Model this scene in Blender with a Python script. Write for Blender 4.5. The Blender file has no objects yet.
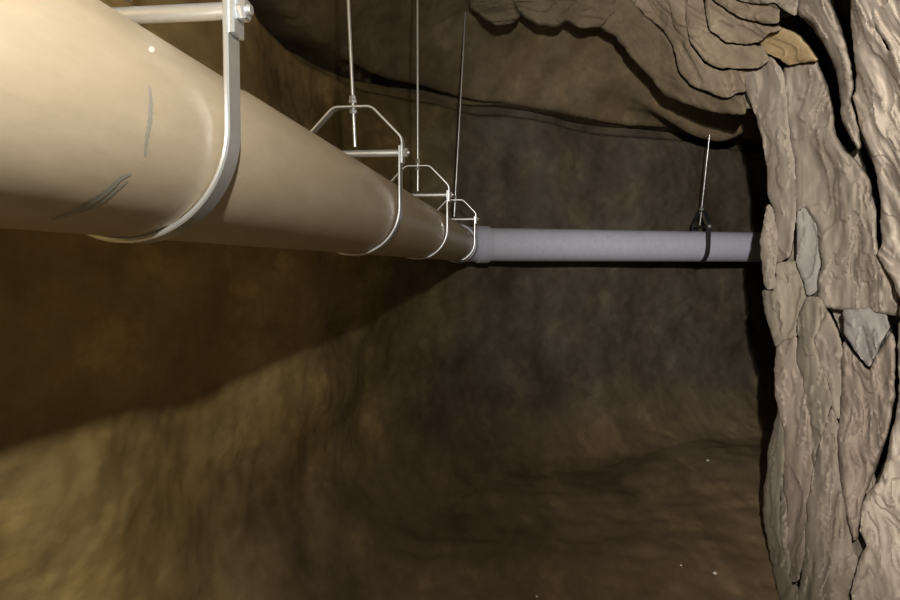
import bpy, bmesh, math
import numpy as np
from mathutils import Vector, Matrix

S = bpy.context.scene
COL = S.collection

# ------------------------------------------------------------------ camera
F = 650.0
CAM = np.array([0.0, 0.0, 1.75])
TH = math.radians(3.0)
cd = bpy.data.cameras.new('camera'); cd.sensor_width = 36.0; cd.lens = F / 900.0 * 36.0
cd.clip_start = 0.02; cd.clip_end = 100
cam = bpy.data.objects.new('camera', cd); COL.objects.link(cam)
cam.location = CAM; cam.rotation_euler = (math.pi / 2 - TH, 0, 0)
S.camera = cam

# ------------------------------------------------------------------ world, lights, exposure
w = bpy.data.worlds.new('world'); S.world = w; w.use_nodes = True
w.node_tree.nodes['Background'].inputs[0].default_value = (0.9, 0.85, 0.75, 1)
w.node_tree.nodes['Background'].inputs[1].default_value = 0.002
S.view_settings.view_transform = 'Standard'; S.view_settings.look = 'None'
S.view_settings.gamma = 1.0; S.view_settings.use_curve_mapping = False
S.view_settings.exposure = 0.0

def spot(name, loc, aim, energy, color, angle, blend, radius):
    l = bpy.data.lights.new(name, 'SPOT'); l.energy = energy; l.color = color
    l.spot_size = math.radians(angle); l.spot_blend = blend; l.shadow_soft_size = radius
    o = bpy.data.objects.new(name, l); COL.objects.link(o); o.location = loc
    d = Vector(aim) - Vector(loc); o.rotation_euler = d.to_track_quat('-Z', 'Y').to_euler()
    return o
def point(name, loc, energy, color, radius):
    l = bpy.data.lights.new(name, 'POINT'); l.energy = energy; l.color = color; l.shadow_soft_size = radius
    o = bpy.data.objects.new(name, l); COL.objects.link(o); o.location = loc
    return o
# head torch of the person taking the picture, turned to the right, and a weaker warm hand lantern beside it
spot('head_torch', (0.16, -0.35, 2.34), (3.0, 3.6, 2.55), 1080, (1.0, 0.92, 0.82), 88, 1.0, 0.02)
point('hand_lantern', (0.12, -0.35, 2.26), 166, (1.0, 0.94, 0.85), 0.02)
point('phone_flash', (0.06, -0.03, 1.81), 2.2, (1.0, 0.93, 0.82), 0.01)

# ------------------------------------------------------------------ helpers: noise, rays
def _hash(i, j, k, seed):
    h = (i * 374761393 + j * 668265263 + k * 2147483647 + seed * 974634777) & 0xFFFFFFFF
    h = ((h ^ (h >> 13)) * 1274126177) & 0xFFFFFFFF
    h = ((h ^ (h >> 16)) * 2246822519) & 0xFFFFFFFF
    return ((h ^ (h >> 15)) & 0xFFFFFF) / float(0xFFFFFF) * 2 - 1
def vnoise(x, y, z, seed=0):
    x, y, z = np.broadcast_arrays(np.asarray(x, float), np.asarray(y, float), np.asarray(z, float))
    xi, yi, zi = np.floor(x).astype(np.int64), np.floor(y).astype(np.int64), np.floor(z).astype(np.int64)
    fx, fy, fz = x - xi, y - yi, z - zi
    fx, fy, fz = [f * f * f * (f * (f * 6 - 15) + 10) for f in (fx, fy, fz)]
    r = 0
    for a in (0, 1):
        for b in (0, 1):
            for c in (0, 1):
                r = r + (fx if a else 1 - fx) * (fy if b else 1 - fy) * (fz if c else 1 - fz) * _hash(xi + a, yi + b, zi + c, seed)
    return r
def fbm(x, y, z, seed=0, octaves=4, gain=0.5):
    r = 0; a = 1.0; s = 1.0
    for o in range(octaves):
        r = r + a * vnoise(np.asarray(x) * s, np.asarray(y) * s, np.asarray(z) * s, seed + o * 17); a *= gain; s *= 2.03
    return r
CT, ST = math.cos(TH), math.sin(TH)
def rays(px, py):
    x = (np.asarray(px, float) - 450) / F; z = (300 - np.asarray(py, float)) / F
    return np.stack([x, CT + ST * z, CT * z - ST], -1)
def at(px, py, d):
    return CAM + rays(px, py) * np.asarray(d, float)[..., None]

# ------------------------------------------------------------------ helpers: objects
def link(name, verts, faces, mat=None, parent=None, smooth=True, angle=None):
    me = bpy.data.meshes.new(name)
    me.from_pydata([tuple(v) for v in verts], [], [tuple(f) for f in faces]); me.update()
    if smooth:
        me.polygons.foreach_set('use_smooth', [True] * len(me.polygons))
        if angle: me.set_sharp_from_angle(angle=math.radians(angle))
    if mat: me.materials.append(mat)
    o = bpy.data.objects.new(name, me); COL.objects.link(o)
    if parent: o.parent = parent
    return o
def tag(o, label, cat, group=None):
    o['label'] = label; o['category'] = cat
    if group: o['group'] = group
    return o
def structure(o, label, cat):
    o['kind'] = 'structure'; o['label'] = label; o['category'] = cat
    return o
def empty(name, loc, rz=0.0):
    o = bpy.data.objects.new(name, None); COL.objects.link(o); o.location = loc; o.rotation_euler = (0, 0, rz)
    o.empty_display_size = 0.1
    return o
class MB:
    def __init__(s): s.v = []; s.f = []
    def add(s, v, f):
        n = len(s.v); s.v += [tuple(p) for p in v]; s.f += [tuple(i + n for i in q) for q in f]
    def tube(s, pts, rad, n=24, caps=True):
        pts = [Vector(p) for p in pts]; rad = rad if hasattr(rad, '__len__') else [rad] * len(pts)
        t = (pts[1] - pts[0]).normalized(); up = Vector((0, 0, 1)) if abs(t.z) < 0.9 else Vector((1, 0, 0))
        a = t.cross(up).normalized(); V = []; Fc = []
        for i, p in enumerate(pts):
            if 0 < i < len(pts) - 1:
                d0, d1 = pts[i] - pts[i - 1], pts[i + 1] - pts[i]
                t = ((d0.normalized() if d0.length > 1e-9 else Vector()) + (d1.normalized() if d1.length > 1e-9 else Vector())).normalized()
            elif i: 
                d0 = pts[i] - pts[i - 1]; t = d0.normalized() if d0.length > 1e-9 else t
            a = (a - t * a.dot(t)).normalized(); b = t.cross(a)
            for k in range(n):
                an = 2 * math.pi * k / n; V.append(p + (a * math.cos(an) + b * math.sin(an)) * rad[i])
        for i in range(len(pts) - 1):
            for k in range(n):
                Fc.append((i * n + k, i * n + (k + 1) % n, (i + 1) * n + (k + 1) % n, (i + 1) * n + k))
        if caps:
            Fc.append(tuple(reversed(range(n)))); Fc.append(tuple((len(pts) - 1) * n + k for k in range(n)))
        s.add(V, Fc)
    def strap(s, path, width, thick):
        """bent flat bar: path in the local x-z plane, width along y; slightly eased corners"""
        P = [Vector((x, 0, z)) for x, z in path]; V = []; Fc = []; c = thick * 0.28
        sec = [(-thick/2, -width/2 + c), (-thick/2 + c, -width/2), (thick/2 - c, -width/2), (thick/2, -width/2 + c),
               (thick/2, width/2 - c), (thick/2 - c, width/2), (-thick/2 + c, width/2), (-thick/2, width/2 - c)]
        m = len(sec)
        for i, p in enumerate(P):
            d = Vector()
            if i: d += (P[i] - P[i - 1]).normalized()
            if i < len(P) - 1: d += (P[i + 1] - P[i]).normalized()
            d.normalize(); n = Vector((d.z, 0, -d.x))
            sc = 1.0
            if 0 < i < len(P) - 1: sc = 1.0 / max(0.5, d.dot((P[i] - P[i - 1]).normalized()))
            for (q, y) in sec: V.append(p + n * q * sc + Vector((0, y, 0)))
        for i in range(len(P) - 1):
            for k in range(m):
                Fc.append((i * m + k, i * m + (k + 1) % m, (i + 1) * m + (k + 1) % m, (i + 1) * m + k))
        Fc.append(tuple(reversed(range(m)))); Fc.append(tuple((len(P) - 1) * m + k for k in range(m)))
        s.add(V, Fc)
    def build(s, name, mat, parent=None, angle=35):
        o = link(name, s.v, s.f, mat, parent, True, angle)
        bm = bmesh.new(); bm.from_mesh(o.data); bmesh.ops.recalc_face_normals(bm, faces=bm.faces); bm.to_mesh(o.data); bm.free()
        return o

# ------------------------------------------------------------------ materials
def new_mat(name):
    m = bpy.data.materials.new(name); m.use_nodes = True
    nt = m.node_tree; return m, nt, nt.nodes['Principled BSDF']
def N(nt, typ, **kw):
    n = nt.nodes.new(typ)
    for k, v in kw.items(): setattr(n, k, v)
    return n
def ramp(nt, fac, stops):
    r = N(nt, 'ShaderNodeValToRGB'); nt.links.new(fac, r.inputs[0]); e = r.color_ramp.elements
    while len(e) < len(stops): e.new(0.5)
    for i, (p, c) in enumerate(stops): e[i].position = p; e[i].color = (*c, 1)
    return r.outputs[0]
def noise(nt, scale, detail=6, rough=0.6, stretch=(1, 1, 1), loc=(0, 0, 0), rot=(0, 0, 0)):
    g = N(nt, 'ShaderNodeNewGeometry'); mp = N(nt, 'ShaderNodeMapping')
    mp.inputs['Scale'].default_value = stretch; mp.inputs['Location'].default_value = loc; mp.inputs['Rotation'].default_value = rot
    nt.links.new(g.outputs['Position'], mp.inputs['Vector'])
    n = N(nt, 'ShaderNodeTexNoise'); n.inputs['Scale'].default_value = scale; n.inputs['Detail'].default_value = detail
    n.inputs['Roughness'].default_value = rough; nt.links.new(mp.outputs[0], n.inputs['Vector'])
    return n.outputs['Fac']
def mix(nt, fac, a, b, mode='MIX'):
    m = N(nt, 'ShaderNodeMix', data_type='RGBA', blend_type=mode)
    if isinstance(fac, float): m.inputs[0].default_value = fac
    else: nt.links.new(fac, m.inputs[0])
    for s, v in ((6, a), (7, b)):
        if isinstance(v, tuple): m.inputs[s].default_value = (*v, 1)
        else: nt.links.new(v, m.inputs[s])
    return m.outputs[2]
def bump(nt, bs, h, strength, dist):
    b = N(nt, 'ShaderNodeBump'); b.inputs['Strength'].default_value = strength; b.inputs['Distance'].default_value = dist
    nt.links.new(h, b.inputs['Height']); nt.links.new(b.outputs[0], bs.inputs['Normal'])

def rock_mat(name, dark, mid, light, stretch=(1, 1, 1), seed=0.0, scale=3.0, rough=0.85, bstr=0.28, spec=0.12):
    m, nt, bs = new_mat(name)
    f = noise(nt, scale, 8, 0.62, stretch, (seed, seed * 2, seed * 3))
    c = ramp(nt, f, [(0.30, dark), (0.5, mid), (0.70, light)])
    f2 = noise(nt, scale * 9, 5, 0.7, stretch, (seed, 0, seed))
    c = mix(nt, 0.22, c, ramp(nt, f2, [(0.3, tuple(x * 0.6 for x in mid)), (0.7, tuple(min(1, x * 1.4) for x in mid))]), 'MIX')
    nt.links.new(c, bs.inputs['Base Color']); bs.inputs['Roughness'].default_value = rough
    bs.inputs['Specular IOR Level'].default_value = spec
    bump(nt, bs, noise(nt, scale * 6, 7, 0.62, tuple(0.5 + 0.5 * q for q in stretch)), bstr, 0.015)
    return m
def wall_mat(name, warm, cool, earth):
    """dug earth and rock; ochre soil along the left gives way to grey-brown rock at the back"""
    m, nt, bs = new_mat(name)
    f = noise(nt, 1.1, 7, 0.58, (1, 0.5, 0.9), (3, 1, 7)); f2 = noise(nt, 2.6, 6, 0.6, (1, 0.4, 0.7), (9, 4, 2)); f3 = noise(nt, 14, 6, 0.7, (1, 0.5, 1))
    cols = []
    for (dark, mid, light, accent) in (warm, cool, earth):
        c = ramp(nt, f, [(0.32, dark), (0.50, mid), (0.68, light)])
        cols.append(mix(nt, ramp(nt, f2, [(0.52, (0, 0, 0)), (0.66, (0.6, 0.6, 0.6))]), c, accent))
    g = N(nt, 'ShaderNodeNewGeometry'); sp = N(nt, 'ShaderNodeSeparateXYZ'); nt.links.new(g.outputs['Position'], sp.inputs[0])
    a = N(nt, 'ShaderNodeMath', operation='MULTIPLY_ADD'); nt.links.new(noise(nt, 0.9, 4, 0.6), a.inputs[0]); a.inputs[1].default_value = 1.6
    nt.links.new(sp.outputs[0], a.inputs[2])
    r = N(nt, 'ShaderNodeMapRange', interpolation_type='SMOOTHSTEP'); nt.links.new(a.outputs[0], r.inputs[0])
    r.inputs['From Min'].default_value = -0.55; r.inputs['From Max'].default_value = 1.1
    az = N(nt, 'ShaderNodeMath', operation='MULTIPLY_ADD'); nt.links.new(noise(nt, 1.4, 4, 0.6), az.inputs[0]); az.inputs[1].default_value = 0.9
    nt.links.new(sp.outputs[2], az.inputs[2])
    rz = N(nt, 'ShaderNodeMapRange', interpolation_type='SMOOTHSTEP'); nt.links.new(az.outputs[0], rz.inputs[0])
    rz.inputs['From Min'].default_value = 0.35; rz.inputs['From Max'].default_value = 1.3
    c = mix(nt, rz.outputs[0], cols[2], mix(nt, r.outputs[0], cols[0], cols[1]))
    f4 = noise(nt, 4.2, 6, 0.6, (1, 0.38, 0.9), (5, 8, 1))                                                 # scraped and stained patches
    c = mix(nt, 0.75, c, ramp(nt, f4, [(0.34, (0.34, 0.33, 0.31)), (0.46, (0.47, 0.47, 0.46)), (0.57, (0.52, 0.52, 0.50)), (0.63, (0.70, 0.70, 0.66))]), 'OVERLAY')
    c = mix(nt, 0.5, c, ramp(nt, f3, [(0.25, (0.30, 0.30, 0.30)), (0.75, (0.72, 0.72, 0.72))]), 'OVERLAY')
    nt.links.new(c, bs.inputs['Base Color']); bs.inputs['Roughness'].default_value = 0.75
    bs.inputs['Specular IOR Level'].default_value = 0.3
    bump(nt, bs, noise(nt, 7, 8, 0.6, (1, 0.45, 1)), 0.22, 0.02)
    return m
M = {}
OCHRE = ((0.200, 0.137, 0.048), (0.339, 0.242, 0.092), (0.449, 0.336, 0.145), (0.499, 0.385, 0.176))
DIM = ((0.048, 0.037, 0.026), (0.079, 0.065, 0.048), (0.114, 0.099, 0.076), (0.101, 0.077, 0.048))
EARTH = ((0.108, 0.075, 0.043), (0.164, 0.119, 0.070), (0.215, 0.162, 0.101), (0.192, 0.141, 0.083))
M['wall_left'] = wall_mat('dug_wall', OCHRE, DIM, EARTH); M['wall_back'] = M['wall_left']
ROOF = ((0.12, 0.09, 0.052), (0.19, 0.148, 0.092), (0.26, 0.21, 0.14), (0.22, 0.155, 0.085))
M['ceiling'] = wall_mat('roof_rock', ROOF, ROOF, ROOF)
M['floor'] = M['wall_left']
M['grey'] = rock_mat('grey_tan_rock', (0.19, 0.163, 0.135), (0.29, 0.253, 0.212), (0.38, 0.338, 0.29), (1, 1, 0.3), 0.0)
M['pale'] = rock_mat('pale_rock', (0.28, 0.24, 0.20), (0.39, 0.342, 0.29), (0.50, 0.445, 0.385), (1, 1, 0.35), 2.0)
M['olive'] = rock_mat('olive_rock', (0.155, 0.138, 0.108), (0.24, 0.215, 0.17), (0.33, 0.295, 0.24), (1, 1, 0.3), 4.0)
M['pink'] = rock_mat('pinkish_rock', (0.205, 0.168, 0.14), (0.30, 0.252, 0.212), (0.39, 0.335, 0.285), (1, 1, 0.3), 6.0)
M['blue'] = rock_mat('blue_grey_rock', (0.19, 0.175, 0.165), (0.265, 0.25, 0.24), (0.34, 0.325, 0.31), (1, 1, 0.5), 8.0)
M['ochre'] = rock_mat('ochre_rock', (0.28, 0.20, 0.105), (0.41, 0.31, 0.175), (0.50, 0.40, 0.26), (1, 1, 1), 5.0)
M['arch'] = rock_mat('layered_rock', (0.16, 0.125, 0.085), (0.25, 0.205, 0.15), (0.34, 0.29, 0.22), (1, 1, 1), 3.0)
M['brown'] = rock_mat('brown_layered_rock', (0.085, 0.066, 0.042), (0.135, 0.108, 0.072), (0.18, 0.148, 0.10), (1, 1, 1), 7.0)
M['core'] = rock_mat('cleft_shade_core', (0.05, 0.038, 0.026), (0.08, 0.06, 0.042), (0.11, 0.085, 0.06), (1, 1, 1), 1.0)  # far darker than the outer rock: shade behind the clefts put into the colour

def pipe_mat(name, a, b, rough, spec):
    m, nt, bs = new_mat(name)
    c = mix(nt, noise(nt, 4.0, 5, 0.6), a, b)
    f = noise(nt, 30, 6, 0.7, (1, 0.25, 1))
    c = mix(nt, 0.18, c, ramp(nt, f, [(0.35, (0.3, 0.3, 0.3)), (0.7, (0.75, 0.75, 0.75))]), 'OVERLAY')
    nt.links.new(c, bs.inputs['Base Color']); bs.inputs['Specular IOR Level'].default_value = spec
    r = N(nt, 'ShaderNodeMapRange'); nt.links.new(noise(nt, 7, 5, 0.6, (1, 0.3, 1)), r.inputs[0])
    r.inputs['To Min'].default_value = rough - 0.08; r.inputs['To Max'].default_value = rough + 0.12
    nt.links.new(r.outputs[0], bs.inputs['Roughness'])
    bump(nt, bs, noise(nt, 22, 4, 0.5, (1, 0.3, 1)), 0.06, 0.01)
    return m
M['pipe'] = pipe_mat('beige_plastic', (0.405, 0.335, 0.232), (0.455, 0.382, 0.275), 0.38, 0.5)
M['pipe_far'] = pipe_mat('lavender_grey_plastic', (0.44, 0.46, 0.58), (0.51, 0.53, 0.64), 0.45, 0.4)
def metal_mat(name, col, metallic, rough):
    m, nt, bs = new_mat(name)
    c = mix(nt, noise(nt, 60, 4, 0.6), tuple(x * 0.8 for x in col), col)
    nt.links.new(c, bs.inputs['Base Color']); bs.inputs['Metallic'].default_value = metallic; bs.inputs['Roughness'].default_value = rough
    return m
M['zinc'] = metal_mat('galvanised_steel', (0.93, 0.97, 1.0), 0.88, 0.33)
M['black'] = metal_mat('black_coated_steel', (0.025, 0.025, 0.028), 0.3, 0.5)
def plain(name, col, rough=0.8):
    m, nt, bs = new_mat(name)
    c = mix(nt, noise(nt, 90, 4, 0.7), tuple(x * 0.75 for x in col), col)
    nt.links.new(c, bs.inputs['Base Color']); bs.inputs['Roughness'].default_value = rough
    return m
M['ink'] = plain('blue_green_ink', (0.325, 0.32, 0.265), 0.5)
M['ink2'] = plain('lilac_ink', (0.40, 0.34, 0.34), 0.5)
M['scuff'] = plain('white_scuff', (0.85, 0.82, 0.75), 0.6)
M['pebble'] = plain('white_pebble', (0.75, 0.72, 0.66), 0.7)

# ------------------------------------------------------------------ cave shell: left and back wall as one swept line
SL = 0.119                                             # tunnel heading, metres of x per metre of y
def wall_line():
    pts = []
    L0 = np.array([-1.30 + SL * -2.0, -2.0]); ul = np.array([SL, 1.0]); ul /= np.linalg.norm(ul)
    ub = np.array([1.0, 0.30]); ub /= np.linalg.norm(ub)
    B0 = np.array([0.25, 6.05])
    A = np.array([ul, -ub]).T; t = np.linalg.solve(A, B0 - L0); C = L0 + ul * t[0]
    R = 2.3; cosang = ul @ ub; bend = math.acos(cosang); tl = R * math.tan(bend / 2)
    T0 = C - ul * tl; nrm = np.array([ul[1], -ul[0]]); O = T0 + nrm * R
    n1 = int(np.linalg.norm(T0 - L0) / 0.025)
    for i in range(n1): pts.append((*(L0 + (T0 - L0) * i / n1), -nrm[0], -nrm[1]))
    n2 = int(R * bend / 0.025)
    for i in range(n2):
        a = -bend * i / n2; v = np.array([-nrm[0] * math.cos(a) + nrm[1] * math.sin(a), -nrm[0] * math.sin(a) - nrm[1] * math.cos(a)])
        pts.append((*(O + v * R), v[0], v[1]))
    T1 = C + ub * tl; nb = np.array([-ub[1], ub[0]]); n3 = int(5.4 / 0.025)
    for i in range(n3 + 1): pts.append((*(T1 + ub * 5.4 * i / n3), nb[0], nb[1]))
    return np.array(pts), n1 + n2 // 2
WL, ISPLIT = wall_line()
def ceil_base(X, Y): return 2.92 + 0.055 * Y - 0.09 * np.maximum(0, X - 0.5) + 0.05 * vnoise(X * 1.3, Y * 1.3, 5.5, 3)
def floor_z(X, Y):
    return 0.05 * fbm(X * 0.9, Y * 0.9, 0.1, 71, 4) + 0.008 * fbm(X * 6, Y * 6, 0.4, 81, 3) + 0.12 * np.clip((X - 0.8) / 1.6, 0, 1) ** 2
def build_walls():
    P = WL; nz = 150
    ztop = ceil_base(P[:, 0], P[:, 1])
    RF = 0.85; na = 45; nv = nz - na
    ang = np.linspace(-0.10, math.pi / 2, na, endpoint=False)          # arc from the floor up to the upright wall
    inn = np.concatenate([RF * (1 - np.sin(ang)), np.zeros(nv)])
    za = RF * (1 - np.cos(ang)) - 0.02
    zv = RF - 0.02 + np.linspace(0, 1, nv)[None, :] * (ztop[:, None] - RF + 0.02)
    Z = np.concatenate([np.repeat(za[None, :], len(P), 0), zv], 1)
    NX = P[:, 2][:, None]; NY = P[:, 3][:, None]
    X = P[:, 0][:, None] - NX * inn[None, :]; Y = P[:, 1][:, None] - NY * inn[None, :]
    low = np.clip(1 - Z / RF, 0, 1)
    Z = Z + low ** 2 * floor_z(X, Y)
    d = 0.10 * fbm(X * 0.7, Y * 0.7, Z * 0.7, 11, 3) + 0.022 * fbm(X * 2.6, Y * 1.1, Z * 2.4, 21, 4)
    sc = vnoise(X * 3.1, Y * 1.3, Z * 2.6, 31); d = d + 0.03 * np.clip(np.abs(sc) - 0.25, 0, 1)       # tool scoops
    d = d + 0.006 * fbm(X * 12, Y * 12, Z * 10, 41, 3)
    d = d * np.clip(Z / 0.5, 0, 1)                                    # rubble-smoothed foot
    lip = np.clip((Z - (ztop[:, None] - 0.13)) / 0.05, 0, 1)                                            # open parting under the roof
    d = d + 0.22 * lip * lip * (3 - 2 * lip)
    V = np.stack([X + NX * d, Y + NY * d, Z], -1)
    NV = np.cross(np.gradient(V, axis=1), np.gradient(V, axis=0)); NV /= np.linalg.norm(NV, axis=-1, keepdims=True) + 1e-12
    for name, a, b, mat, lab in (('wall_left', 0, ISPLIT, 'wall_left', 'ochre brown dug wall along the left behind the beige pipe'),
                            ('wall_back', ISPLIT, len(P) - 1, 'wall_back', 'dim brown cave wall behind the lavender grey pipe')):
        n = b - a + 1; idx = np.arange(n * nz).reshape(n, nz)
        f = np.stack([idx[:-1, :-1], idx[:-1, 1:], idx[1:, 1:], idx[1:, :-1]], -1).reshape(-1, 4)
        o = structure(link(name, V[a:b + 1].reshape(-1, 3), f, M[mat]), lab, 'wall')
        nv = NV[a:b + 1].reshape(-1, 3); pn = o.data.polygons[1000].normal
        if nv[f[1000][0]] @ np.array(pn) < 0: nv = -nv
        o.data.normals_split_custom_set_from_vertices(nv.tolist())
build_walls()
def wall_dist(X, Y):
    p = WL[::3]; sh = X.shape; x = X.ravel(); y = Y.ravel(); best = np.full(x.shape, 1e9)
    for q in p: best = np.minimum(best, (x - q[0]) ** 2 + (y - q[1]) ** 2)
    return np.sqrt(best).reshape(sh)
def ceil_z(X, Y):
    d = wall_dist(X, Y)
    z = ceil_base(X, Y) + 0.92 * (1 - np.exp(-np.maximum(0, d - 0.03) / 0.85)) - 0.68 * np.exp(-((X - 2.45) ** 2 / 0.5 + (Y - 5.95) ** 2 / 0.10))
    z = z + 0.045 * fbm(X * 1.3, Y * 1.6, 0.3, 51, 4) * np.clip(d, 0, 1) + 0.006 * fbm(X * 9, Y * 9, 0.7, 61, 3)
    return z
def build_ceiling():
    xs = np.arange(-2.0, 5.6, 0.035); ys = np.arange(-2.0, 8.2, 0.035)
    X, Y = np.meshgrid(xs, ys, indexing='ij')
    # outside the wall line the roof stays at the parting height
    inside = (X > -1.3 + SL * Y - 0.02) & (Y < 6.05 + 0.30 * (X - 0.25) + 0.02)
    Z = np.where(inside, ceil_z(X, Y), ceil_base(X, Y) - 0.005)
    n, m = X.shape; idx = np.arange(n * m).reshape(n, m)
    f = np.stack([idx[:-1, :-1], idx[:-1, 1:], idx[1:, 1:], idx[1:, :-1]], -1).reshape(-1, 4)
    return structure(link('ceiling', np.stack([X, Y, Z], -1).reshape(-1, 3), f, M['ceiling']), 'uneven brown rock roof above the hanger rods', 'ceiling')
CEIL = build_ceiling()
def build_floor():
    xs = np.arange(-2.2, 5.6, 0.035); ys = np.arange(-2.0, 8.2, 0.035)
    X, Y = np.meshgrid(xs, ys, indexing='ij'); Z = floor_z(X, Y)
    n, m = X.shape; idx = np.arange(n * m).reshape(n, m)
    f = np.stack([idx[:-1, :-1], idx[1:, :-1], idx[1:, 1:], idx[:-1, 1:]], -1).reshape(-1, 4)
    structure(link('floor', np.stack([X, Y, Z], -1).reshape(-1, 3), f, M['floor']), 'packed brown earth floor of the tunnel', 'floor')
build_floor()

# ------------------------------------------------------------------ layered rock on the right: slabs with their own outline and thickness
def field(px, py):
    px = np.asarray(px, float); py = np.asarray(py, float)
    d = np.where(px > 760, 4.5 - (px - 760) / 140 * 1.0, 4.5 + np.minimum((760 - px) / 100, 1.0) * 0.6)
    d = 2.9 + 0.5 * ((d - 2.9) + np.sqrt((d - 2.9) ** 2 + 0.04))
    lean = np.clip((930 - px) / 110, 0, 1); lean = lean * lean * (3 - 2 * lean)
    soft = lambda t, k: 0.5 * (t + np.sqrt(t * t + k * k))           # smooth max(t, 0)
    return d - 0.0035 * soft(100 - py, 60) - 0.0078 * soft(py - 480, 70) * np.clip((px - 720) / 30, 0, 1) * lean
G = 1.25
def inside_poly(px, py, poly):
    r = np.zeros(px.shape, bool); n = len(poly)
    for i in range(n):
        x0, y0 = poly[i]; x1, y1 = poly[(i + 1) % n]
        if y0 == y1: continue
        c = ((y0 > py) != (y1 > py)) & (px < (x1 - x0) * (py - y0) / (y1 - y0) + x0)
        r ^= c
    return r
def slab(name, poly, off, mat, parent, theta=90, tilt=(0, 0), relief=0.014, thick=0.35, rnd=0.014, rpx=4, seed=0, warp=1.2, streak=0.004, holes=(), grow=1, ridge=0.020):
    xs = np.array([p[0] for p in poly]); ys = np.array([p[1] for p in poly])
    gx = np.arange(xs.min() - 4, xs.max() + 4 + G, G); gy = np.arange(ys.min() - 4, ys.max() + 4 + G, G)
    PX, PY = np.meshgrid(gx, gy, indexing='ij')
    cx = (PX[:-1, :-1] + G / 2); cy = (PY[:-1, :-1] + G / 2)
    wx = cx + warp * fbm(cx / 14, cy / 14, 0.5, 100 + seed, 3); wy = cy + warp * fbm(cx / 14, cy / 14, 7.5, 200 + seed, 3)
    mask = inside_poly(wx, wy, poly)
    for h in holes: mask &= ~inside_poly(wx, wy, h)
    for _ in range(grow):
        e = np.pad(mask, 1); mask = e[1:-1, 1:-1] | e[:-2, 1:-1] | e[2:, 1:-1] | e[1:-1, :-2] | e[1:-1, 2:]
    # distance to the rim in cells, by repeated erosion
    dist = np.zeros(mask.shape); cur = mask.copy(); n_er = int(rpx / G) + 1
    for k in range(n_er):
        dist[cur] = k + 1
        e = np.pad(cur, 1)
        cur = e[1:-1, 1:-1] & e[:-2, 1:-1] & e[2:, 1:-1] & e[1:-1, :-2] & e[1:-1, 2:]
    dd = np.pad(dist, 1); dv = (dd[:-1, :-1] + dd[1:, :-1] + dd[:-1, 1:] + dd[1:, 1:]) / 4.0
    edge = np.clip(1 - dv / n_er, 0, 1)
    th = math.radians(theta); al = PX * math.cos(th) + PY * math.sin(th); ac = -PX * math.sin(th) + PY * math.cos(th)
    wob = 6 * fbm(PX / 60, PY / 60, 0.2, 300 + seed, 2)
    dep = field(PX, PY) - off
    dep = dep - tilt[0] * (PX - xs.mean()) - tilt[1] * (PY - ys.mean())
    tn = 2.6 * fbm(al / 100, (ac + wob * 2.0) / 26, 0.6, 350 + seed, 3, 0.45) + 0.14 * fbm(PX / 9, PY / 9, 2.6, 370 + seed, 2)
    fr = tn - np.floor(tn); ed = np.clip((fr - 0.78) / 0.22, 0, 1)                        # flaking plates with broken edges
    dep = dep - ridge * (np.floor(tn) + ed * ed * (3 - 2 * ed) + 0.35 * fr)
    dep = dep - relief * fbm(al / 55, (ac + wob) / 14, 0.1, 400 + seed, 3) - relief * 0.6 * fbm(PX / 30, PY / 30, 3.3, 450 + seed, 3)
    st = fbm(al / 60, (ac + wob) / 4.0, 0.9, 500 + seed, 2)
    dep = dep - streak * np.abs(st) * np.clip(0.5 + 1.2 * vnoise(PX / 26, PY / 40, 1.7, 550 + seed), 0, 1.4)
    dep = dep + rnd * edge ** 2
    V = at(PX, PY, dep)
    n, m = PX.shape; idx = np.arange(n * m).reshape(n, m)
    q = np.stack([idx[:-1, :-1], idx[:-1, 1:], idx[1:, 1:], idx[1:, :-1]], -1)
    faces = q[mask]
    used = np.unique(faces); remap = -np.ones(n * m, int); remap[used] = np.arange(len(used))
    VV = V.reshape(-1, 3)[used]; faces = remap[faces]
    # rim edges
    e = np.concatenate([faces[:, [0, 1]], faces[:, [1, 2]], faces[:, [2, 3]], faces[:, [3, 0]]])
    key = np.sort(e, 1); _, inv, cnt = np.unique(key[:, 0] * 10000000 + key[:, 1], return_inverse=True, return_counts=True)
    rim = e[cnt[inv] == 1]
    # ease the stair-stepped rim
    for it in range(4):
        acc = np.zeros_like(VV); c = np.zeros(len(VV))
        for a, b in ((0, 1), (1, 0)):
            np.add.at(acc, rim[:, a], VV[rim[:, b]]); np.add.at(c, rim[:, a], 1)
        r = c > 0; VV[r] = 0.5 * VV[r] + 0.5 * acc[r] / c[r][:, None]
    rv = np.unique(rim); bmap = -np.ones(len(VV), int); bmap[rv] = len(VV) + np.arange(len(rv))
    side = (VV[rv] - CAM) / (VV[rv] - CAM)[:, 1:2]                     # flanks run back into the hill, flaring a little
    B = VV[rv] + side * np.array([1.04, 1.0, 1.02]) * thick
    fl = [tuple(f) for f in faces] + [(int(b), int(a), int(bmap[a]), int(bmap[b])) for a, b in rim]
    o = link(name, np.concatenate([VV, B]), fl, mat, parent, True, 50)
    return o

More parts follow.
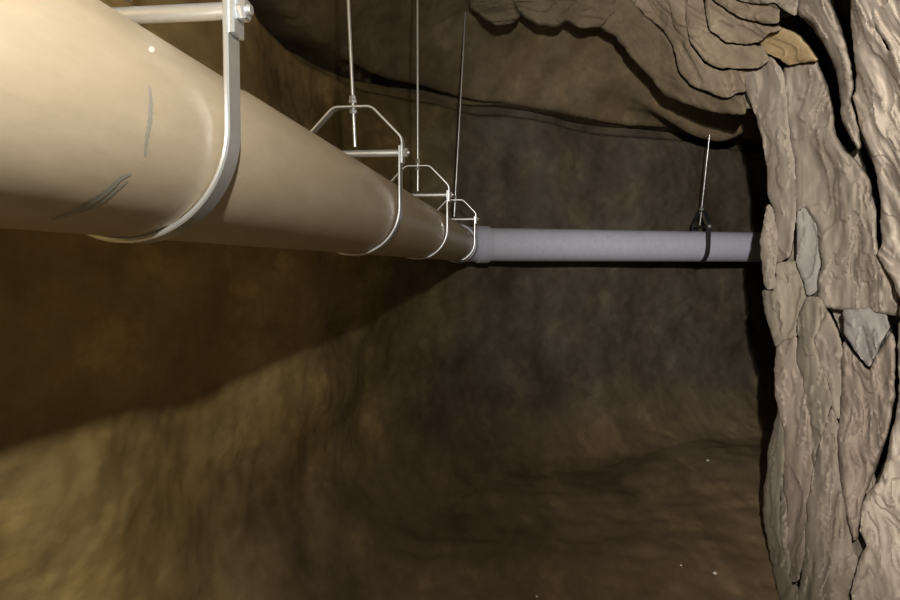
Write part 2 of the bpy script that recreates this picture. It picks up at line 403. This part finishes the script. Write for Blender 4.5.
SIL = [(742, 70), (746, 88), (755, 110), (763, 140), (768, 168), (767, 200), (762, 215), (761, 245), (764, 290), (768, 322),
       (776, 345), (775, 378), (780, 400), (773, 428), (768, 460), (765, 492), (765, 520), (771, 556), (781, 600), (792, 660), (800, 790)]
core_poly = [(596, -70), (604, 10), (622, 34), (646, 66), (668, 90), (700, 104), (740, 108)] + [(x + 4, y) for x, y in SIL[2:]] + [(1280, 790), (1280, -70)]
CLEFTS = [[(780, 16), (799, 15), (812, 28), (826, 48), (838, 74), (841, 110), (846, 122), (857, 148), (850, 154), (835, 134), (832, 110), (824, 86), (814, 60), (800, 37), (781, 27)],
          [(826, -70), (850, -70), (852, 30), (857, 72), (853, 86), (849, 60), (842, 32), (828, 0)],
          [(856, 138), (864, 140), (874, 166), (882, 204), (882, 246), (877, 250), (876, 204), (868, 176)],
          [(826, 306), (832, 312), (843, 338), (858, 354), (872, 374), (856, 360), (840, 342)],
          [(765, 52), (772, 51), (786, 64), (783, 70), (770, 66)],
          [(893, 322), (899, 330), (899, 400), (892, 430), (887, 456), (876, 480), (872, 470), (886, 436), (893, 400)]]
WR = slab('wall_right', core_poly, -0.20, M['grey'], None, 90, thick=0.75, relief=0.03, seed=1, holes=CLEFTS, grow=0)
slab('cleft_shade_core', [(790, -70), (800, 40), (790, 300), (800, 790), (1280, 790), (1280, -70)], -0.85, M['core'], WR, 90, thick=0.5, relief=0.03, seed=2, ridge=0.0)
structure(WR, 'jagged pale grey layered rock mass down the right side', 'rock wall')
layers = [
 # --- arch of curved strata, outermost (furthest) first
 ([(470, -70), (540, -70), (600, -70), (640, 12), (660, 30), (672, 48), (677, 72), (690, 88), (714, 96), (742, 96), (745, 114), (715, 112), (690, 104), (664, 94), (655, 80), (641, 68), (630, 54), (618, 38), (600, 25)], -0.08, 'brown', 45, (0.0006, 0), dict(thick=0.5, rnd=0.03, relief=0.016, ridge=0.010)),
 ([(600, -70), (628, -4), (645, 14), (665, 30), (675, 45), (680, 70), (690, 84), (712, 92), (724, 96), (744, 90), (744, 72), (722, 72), (704, 64), (690, 48), (684, 26), (676, -10), (676, -70)], 0.01, 'arch', 60, (0.001, 0.0008), dict(thick=0.3, streak=0.012)),
 ([(668, -70), (668, 0), (675, 25), (683, 46), (690, 62), (698, 70), (706, 70), (698, 58), (690, 44), (684, 20), (680, -70)], 0.02, 'arch', 65, (0, 0), dict(thick=0.25)),
 ([(682, -70), (682, 0), (688, 25), (693, 44), (704, 59), (721, 67), (745, 67), (760, 66), (768, 60), (764, 46), (745, 46), (724, 44), (708, 32), (702, 4), (700, -70)], 0.05, 'arch', 40, (0, 0.002), dict(thick=0.3, streak=0.015)),
 ([(702, -70), (706, 4), (711, 29), (726, 41), (746, 43), (762, 39), (770, 31), (784, 28), (760, 24), (742, 20), (727, 12), (712, -2), (710, -70)], 0.10, 'arch', 30, (0, 0.003), dict(thick=0.3, streak=0.012)),
 ([(712, -70), (713, -3), (729, 10), (746, 17), (762, 22), (778, 22), (779, 10), (774, 4), (750, 6), (734, 0), (730, -70)], 0.15, 'arch', 20, (0, 0.003), dict(thick=0.3, streak=0.012)),
 ([(732, -70), (736, -2), (752, 3), (776, 2), (782, 8), (796, 15), (800, -70)], 0.19, 'grey', 20, (0, 0.003), dict(thick=0.3)),
 # --- ochre face and the blocks under it
 ([(757, 38), (764, 31), (780, 28), (798, 35), (807, 46), (816, 60), (800, 62), (788, 65), (781, 58), (768, 52)], 0.04, 'ochre', 20, (0.001, 0.002), dict(thick=0.4, relief=0.012)),
 ([(740, 70), (757, 71), (764, 56), (772, 60), (780, 68), (784, 80), (786, 110), (789, 140), (794, 165), (795, 210), (790, 255), (778, 262), (776, 215), (769, 195), (768, 168), (763, 140), (755, 110), (746, 88)], 0.02, 'grey', 88, (0.002, 0), dict(thick=0.7, relief=0.015)),
 ([(785, 68), (800, 65), (815, 62), (825, 86), (832, 110), (833, 134), (843, 151), (857, 163), (868, 180), (875, 215), (876, 252), (882, 262), (900, 290), (898, 316), (884, 312), (845, 309), (826, 306), (818, 296), (822, 262), (818, 226), (806, 204), (796, 212), (795, 165), (790, 140), (787, 110)], 0.05, 'grey', 90, (0.0008, 0.0002), dict(thick=0.5, relief=0.02, rnd=0.04)),
 # --- band between the two dark clefts
 ([(801, -70), (798, 6), (799, 14), (812, 22), (824, 41), (837, 69), (841, 95), (843, 117), (853, 141), (859, 149), (857, 125), (849, 102), (852, 88), (849, 68), (841, 36), (826, 0), (810, -70)], 0.13, 'grey', 70, (0.002, 0), dict(thick=0.35, rnd=0.035)),
 # --- great pale flank at the far right
 ([(846, -70), (852, 0), (853, 30), (857, 70), (858, 90), (853, 97), (863, 130), (876, 165), (882, 200), (883, 244), (878, 254), (890, 276), (902, 300), (900, 316), (960, 330), (1280, 330), (1280, -70)], 0.20, 'pale', 65, (0.0006, 0.0004), dict(thick=0.45, relief=0.025, streak=0.012, rnd=0.03, rpx=6, holes=([(872, 26), (876, 27), (892, 51), (888, 53)],))),
 # --- left slivers and dark green block
 ([(768, 204), (773, 210), (776, 225), (777, 250), (774, 276), (775, 288), (767, 290), (763, 270), (761, 240)], 0.06, 'grey', 90, (0.002, 0), dict(thick=0.5)),
 ([(797, 214), (806, 206), (817, 228), (820, 262), (817, 290), (808, 296), (805, 284), (798, 262)], 0.03, 'blue', 90, (-0.002, 0), dict(thick=0.3, relief=0.01)),
 ([(778, 263), (797, 262), (804, 284), (806, 300), (800, 316), (797, 334), (783, 340), (777, 318), (774, 296), (776, 284)], -0.01, 'olive', 80, (-0.002, 0), dict(thick=0.4)),
 ([(762, 291), (774, 292), (776, 318), (781, 340), (776, 346), (768, 322)], 0.03, 'olive', 85, (0.002, 0), dict(thick=0.5)),
 # --- vertical slabs of the lower half
 ([(780, 342), (797, 336), (797, 362), (803, 382), (806, 404), (812, 430), (811, 470), (806, 510), (805, 545), (797, 580), (790, 580), (788, 540), (787, 500), (784, 460), (784, 430), (776, 396), (775, 370)], 0.03, 'pink', 92, (0.001, 0), dict(thick=0.6)),
 ([(798, 318), (808, 298), (820, 298), (826, 310), (812, 340), (818, 362), (826, 380), (831, 404), (820, 440), (814, 468), (813, 430), (808, 404), (804, 380), (798, 360)], 0.05, 'olive', 85, (0.0015, 0), dict(thick=0.5)),
 ([(827, 311), (834, 326), (840, 340), (840, 372), (839, 404), (838, 420), (833, 406), (828, 380), (820, 360), (814, 340)], 0.03, 'grey', 82, (0, 0), dict(thick=0.5)),
 ([(844, 311), (876, 307), (886, 316), (889, 328), (878, 346), (870, 366), (856, 350), (845, 334)], 0.11, 'blue', 60, (0.0005, 0.002), dict(thick=0.4, relief=0.012)),
 ([(843, 340), (855, 355), (870, 373), (880, 352), (890, 330), (894, 346), (893, 400), (886, 436), (874, 466), (864, 490), (859, 512), (855, 540), (848, 520), (842, 480), (838, 440), (841, 404)], 0.08, 'pink', 88, (0.001, 0.0003), dict(thick=0.5, relief=0.03, rnd=0.04)),
 ([(837, 424), (841, 480), (846, 520), (852, 548), (856, 560), (848, 590), (842, 660), (800, 660), (798, 600), (806, 548), (808, 512), (813, 472), (821, 442), (832, 408)], 0.05, 'grey', 92, (0.0008, 0), dict(thick=0.6, relief=0.02)),
 ([(781, 402), (784, 432), (783, 462), (779, 490), (779, 530), (784, 560), (795, 600), (796, 660), (790, 660), (781, 600), (771, 556), (765, 520), (765, 492), (768, 460), (774, 428)], 0.0, 'olive', 92, (0.003, 0), dict(thick=0.6)),
 ([(784, 464), (786, 500), (787, 545), (790, 586), (797, 586), (797, 660), (797, 620), (786, 562), (781, 530), (781, 492)], 0.02, 'grey', 92, (0.001, 0), dict(thick=0.5)),
 # --- boulder flake in the lower right corner
 ([(899, 322), (1280, 334), (1280, 790), (846, 790), (853, 590), (859, 560), (868, 546), (862, 530), (862, 512), (868, 492), (880, 482), (888, 456), (894, 424), (899, 400)], 0.16, 'pale', 80, (0.0012, -0.0003), dict(thick=0.6, relief=0.025, rnd=0.03, rpx=6)),
]
for i, (poly, off, mat, th, tilt, kw) in enumerate(layers):
    slab('rock_layer', poly, off, M[mat], WR, th, tilt, seed=10 + i * 7, **kw)
# ledges of the roof, top middle
for i, (poly, off, mat) in enumerate([
    ([(468, -60), (470, 8), (482, 18), (494, 24), (512, 23), (520, 16), (514, 6), (505, -60)], 0.02, 'brown'),
    ([(500, -60), (512, 2), (522, 15), (540, 25), (556, 26), (566, 20), (580, 26), (602, 26), (616, 12), (610, -60)], -0.06, 'brown')]):
    slab('rock_ledge', poly, off, M[mat], CEIL, 10, (0, 0.003), seed=300 + i * 9, thick=0.5, rnd=0.06, relief=0.03)

# ------------------------------------------------------------------ pipes
R = 0.14
ZP = 1.930
def axis(y): return Vector((-0.45 + SL * (y - 0.91), y, ZP))
ud = Vector((SL, 1, 0)).normalized()
K = axis(5.42)
fd = Vector((2.79, 0.80, 0)).normalized()
def ring_pipe(name, profile, a, d, mat, parent=None, n=64):
    m = MB(); m.tube([a + d * t for t, r in profile], [r for t, r in profile], n); return m.build(name, mat, parent, 40)
bend = ud.angle(fd); RB = 0.20; tl = RB * math.tan(bend / 2)
near_start = axis(-0.9); L1 = (K - near_start).length - tl - 0.108
near = empty('beige_pipe', near_start)
near.location = (0, 0, 0)
ring_pipe('pipe_body', [(0, R - 0.006), (0.003, R), (L1 * 0.25, R), (L1 * 0.5, R), (L1 * 0.75, R), (L1, R)], near_start, ud, M['pipe'], near)
tag(near, 'thick beige plastic pipe running from upper left into the tunnel', 'pipe')

def pipe_hit(px, py, rad):
    d = Vector(rays(px, py)); o = Vector(CAM) - axis(0.0)
    dp = d - ud * d.dot(ud); op = o - ud * o.dot(ud)
    a = dp.dot(dp); b = 2 * dp.dot(op); c = op.dot(op) - rad * rad; D = max(0.0, b * b - 4 * a * c)
    return Vector(CAM) + d * ((-b - math.sqrt(D)) / (2 * a))
def mark(name, pts, wpx, mat):
    """a pen stroke lying on the pipe skin"""
    V = []; Fc = []
    P = []
    for i in range(len(pts) - 1):
        for k in range(6): 
            t = k / 6; P.append((pts[i][0] * (1 - t) + pts[i + 1][0] * t, pts[i][1] * (1 - t) + pts[i + 1][1] * t))
    P.append(pts[-1])
    for i, (x, y) in enumerate(P):
        x1, y1 = P[min(i + 1, len(P) - 1)]; x0, y0 = P[max(i - 1, 0)]
        dx, dy = x1 - x0, y1 - y0; l = math.hypot(dx, dy) or 1
        ww = wpx * (0.35 + 0.65 * math.sin(math.pi * (i + 0.5) / len(P)) ** 0.6) * (1 + 0.25 * math.sin(i * 2.3)) / 2
        V.append(pipe_hit(x - dy / l * ww, y + dx / l * ww, R + 0.0003)); V.append(pipe_hit(x + dy / l * ww, y - dx / l * ww, R + 0.0003))
    for i in range(len(P) - 1): Fc.append((2 * i, 2 * i + 1, 2 * i + 3, 2 * i + 2))
    return link(name, V, Fc, mat, near)
mark('pen_mark', [(150, 88), (151, 105), (150, 122), (147, 138), (145, 156)], 4.5, M['ink'])
mark('pen_mark', [(149, 86), (150, 100), (149, 116)], 2.5, M['ink2'])
mark('pen_mark', [(131, 174), (121, 178), (113, 186), (104, 194), (88, 204), (70, 214), (52, 220)], 5.0, M['ink'])
mark('pen_mark', [(128, 181), (119, 188), (110, 196), (96, 206), (80, 213)], 3.0, M['ink'])
mark('scuff_mark', [(149, 48), (151, 49), (154, 51)], 6, M['scuff'])

elb = empty('pipe_elbow', (0, 0, 0)); tag(elb, 'grey plastic pipe elbow with raised collars joining the beige and lavender pipes', 'pipe elbow')
T0 = K - ud * tl; T1 = K + fd * tl; nn = (fd - ud * fd.dot(ud)).normalized(); O = T0 + nn * RB
arc = [O + (-nn * math.cos(a) + ud * math.sin(a)) * RB for a in [bend * i / 14 for i in range(15)]]
m = MB(); m.tube([T0 - ud * 0.04] + arc + [T1 + fd * 0.04], R + 0.004, 48); m.build('elbow_body', M['pipe_far'], elb)
for base, d in ((T0, -ud), (T1, fd)):
    ring_pipe('collar', [(0.0, R + 0.004), (0.012, R + 0.017), (0.10, R + 0.017), (0.112, R + 0.012), (0.113, R - 0.002)], base, d, M['pipe_far'], elb, 48)
far = empty('lavender_pipe', (0, 0, 0)); tag(far, 'lavender grey pipe crossing the back wall into the right rock', 'pipe')
ring_pipe('pipe_body', [(0, R), (1.2, R), (2.4, R), (3.9, R)], T1 + fd * 0.108, fd, M['pipe_far'], far)

# ------------------------------------------------------------------ clevis hangers
def rounded(path, r=0.018, n=5):
    out = [path[0]]
    for i in range(1, len(path) - 1):
        p0, p, p1 = [Vector(q) for q in path[i - 1:i + 2]]
        a = (p0 - p).normalized(); b = (p1 - p).normalized(); l = min(r, (p0 - p).length / 2, (p1 - p).length / 2)
        for k in range(n + 1):
            t = k / n; q = (p + a * l) * (1 - t) ** 2 + p * 2 * t * (1 - t) + (p + b * l) * t * t
            out.append((q.x, q.y))
    out.append(path[-1]); return out
def hexnut(m, p, d, r, h):
    p = Vector(p); d = Vector(d).normalized(); m.tube([p, p + d * h * 0.15, p + d * h * 0.85, p + d * h], [r * 0.9, r, r, r * 0.9], 6)
def hanger(center, rz, lean, label, steel, wst=0.038, tst=0.008, big=1.0, low=0.0):
    """origin at the cradle's lowest point; local x across the pipe, y along it"""
    ro = 0.152; gap = 0.006
    base = Vector(center) - Vector((0, 0, R + tst))
    e = empty('clevis_hanger', base, rz); tag(e, label, 'pipe hanger', 'clevis hangers carrying the pipes')
    zc = ro + tst / 2                                              # centre of the bend above the origin
    bolt = zc + 0.170 - low; top = zc + 0.316 - low
    half = ro
    U = [(-half, bolt + 0.02)] + [(-half, zc + (bolt - zc) * k / 4) for k in (3, 2, 1)]
    U += [(-half * math.cos(a), zc - half * math.sin(a)) for a in [math.pi * k / 36 for k in range(37)]]
    U += [(half, zc + (bolt - zc) * k / 4) for k in (1, 2, 3)] + [(half, bolt + 0.02)]
    m = MB(); m.strap(U, wst, tst); m.build('cradle', steel, e)
    h2 = half + tst
    Yk = rounded([(-h2, bolt - 0.034), (-h2, bolt + 0.045), (-0.062, top), (0.062, top), (h2, bolt + 0.045), (h2, bolt - 0.034)])
    m = MB(); m.strap(Yk, wst * 0.9, tst); m.build('yoke', steel, e)
    m = MB(); m.tube([(-h2 - 0.02, 0, bolt), (h2 + 0.022, 0, bolt)], 0.0065, 16); b = m.build('cross_bolt', M['zinc'], e)
    m = MB(); m.tube([(-half + tst / 2, 0, bolt), (half - tst / 2, 0, bolt)], 0.0115, 20); m.build('spacer_sleeve', steel, b)
    for s in (-1, 1):
        m = MB(); hexnut(m, (s * (h2 + tst / 2), 0, bolt), (s, 0, 0), 0.0155, 0.013); m.build('hex_nut', M['zinc'], b)
    # rod up to the roof
    c, s_ = math.cos(rz), math.sin(rz)
    p = Vector((0, 0, top)); d = Vector((lean, 0, 1)).normalized()
    for k in range(60):
        q = p + d * (0.06 * k); wx = base.x + q.x * c; wy = base.y + q.x * s_; wz = base.z + q.z
        if wz > float(ceil_z(np.array([[wx]]), np.array([[wy]]))[0, 0]) + 0.03: break
    a = p - d * 0.125; m = MB(); pts = []; rr = []
    L = (q - a).length; n = 40
    for k in range(n + 1): pts.append(a + d * (L * k / n)); rr.append(0.0056)
    m.tube(pts, rr, 12); rod = m.build('threaded_rod', M['zinc'], e)
    m = MB(); hexnut(m, p + d * 0.012, d, 0.0135 * big, 0.014); hexnut(m, p + d * 0.026, d, 0.0115 * big, 0.010); m.build('hex_nut', M['zinc'], rod)
    m = MB(); hexnut(m, p - d * 0.020, d, 0.0125 * big, 0.013); m.build('hex_nut', M['zinc'], rod)
    return e
rz1 = -math.atan(SL)
hanger(axis(0.92), rz1, -0.03, 'nearest steel hanger, its broad strap looped under the beige pipe at upper left', M['zinc'], low=0.012)
hanger(axis(2.10), rz1, -0.04, 'second steel hanger along the beige pipe, its whole six-sided yoke in view', M['zinc'])
hanger(axis(3.32), rz1, 0.0, 'third steel hanger along the beige pipe, smaller and behind the large yoke', M['zinc'])
hanger(axis(5.02), rz1, 0.055, 'faint furthest steel hanger at the beige pipe end beside the grey elbow', M['zinc'])
t = 0.0
# on the lavender pipe: where the sight line at x = 700 meets its axis
rx = (700 - 450) / F
tt = (rx * K.y - K.x) / (fd.x - rx * fd.y)
hc = K + fd * tt
hanger(hc, math.atan2(fd.y, fd.x) - math.pi / 2 - 0.22, 0.20, 'black hanger with a short bright rod on the lavender grey pipe', M['black'], wst=0.045, big=1.5)

# ------------------------------------------------------------------ white pebbles on the floor
def pebble(px, py, r, label, seed):
    d = rays(px, py); t = -CAM[2] / d[2]
    for _ in range(20): 
        P = CAM + d * t; t += (P[2] - float(floor_z(np.array([P[0]]), np.array([P[1]]))[0])) / max(0.05, -d[2])
    P = CAM + d * t
    bm = bmesh.new(); bmesh.ops.create_icosphere(bm, subdivisions=2, radius=r)
    for v in bm.verts:
        k = 1 + 0.25 * float(vnoise(v.co.x / r * 1.2 + seed, v.co.y / r * 1.2, v.co.z / r * 1.2, seed)); v.co = Vector((v.co.x * k * 1.15, v.co.y * k, v.co.z * k * 0.75))
    me = bpy.data.meshes.new('pebble'); bm.to_mesh(me); bm.free(); me.materials.append(M['pebble'])
    me.polygons.foreach_set('use_smooth', [True] * len(me.polygons))
    o = bpy.data.objects.new('pebble', me); COL.objects.link(o); o.location = (P[0], P[1], P[2] + r * 0.55)
    tag(o, label, 'pebble', 'white pebbles on the earth floor')
pebble(708, 461, 0.010, 'tiny white pebble far back on the floor below the black hanger', 3)
pebble(715, 574, 0.010, 'white pebble near the bottom edge, the one closest to the right rock', 5)
pebble(681, 566, 0.006, 'small white pebble just left of the brighter one near the bottom', 7)
pebble(537, 597, 0.006, 'white pebble at the very bottom edge near the middle', 9)
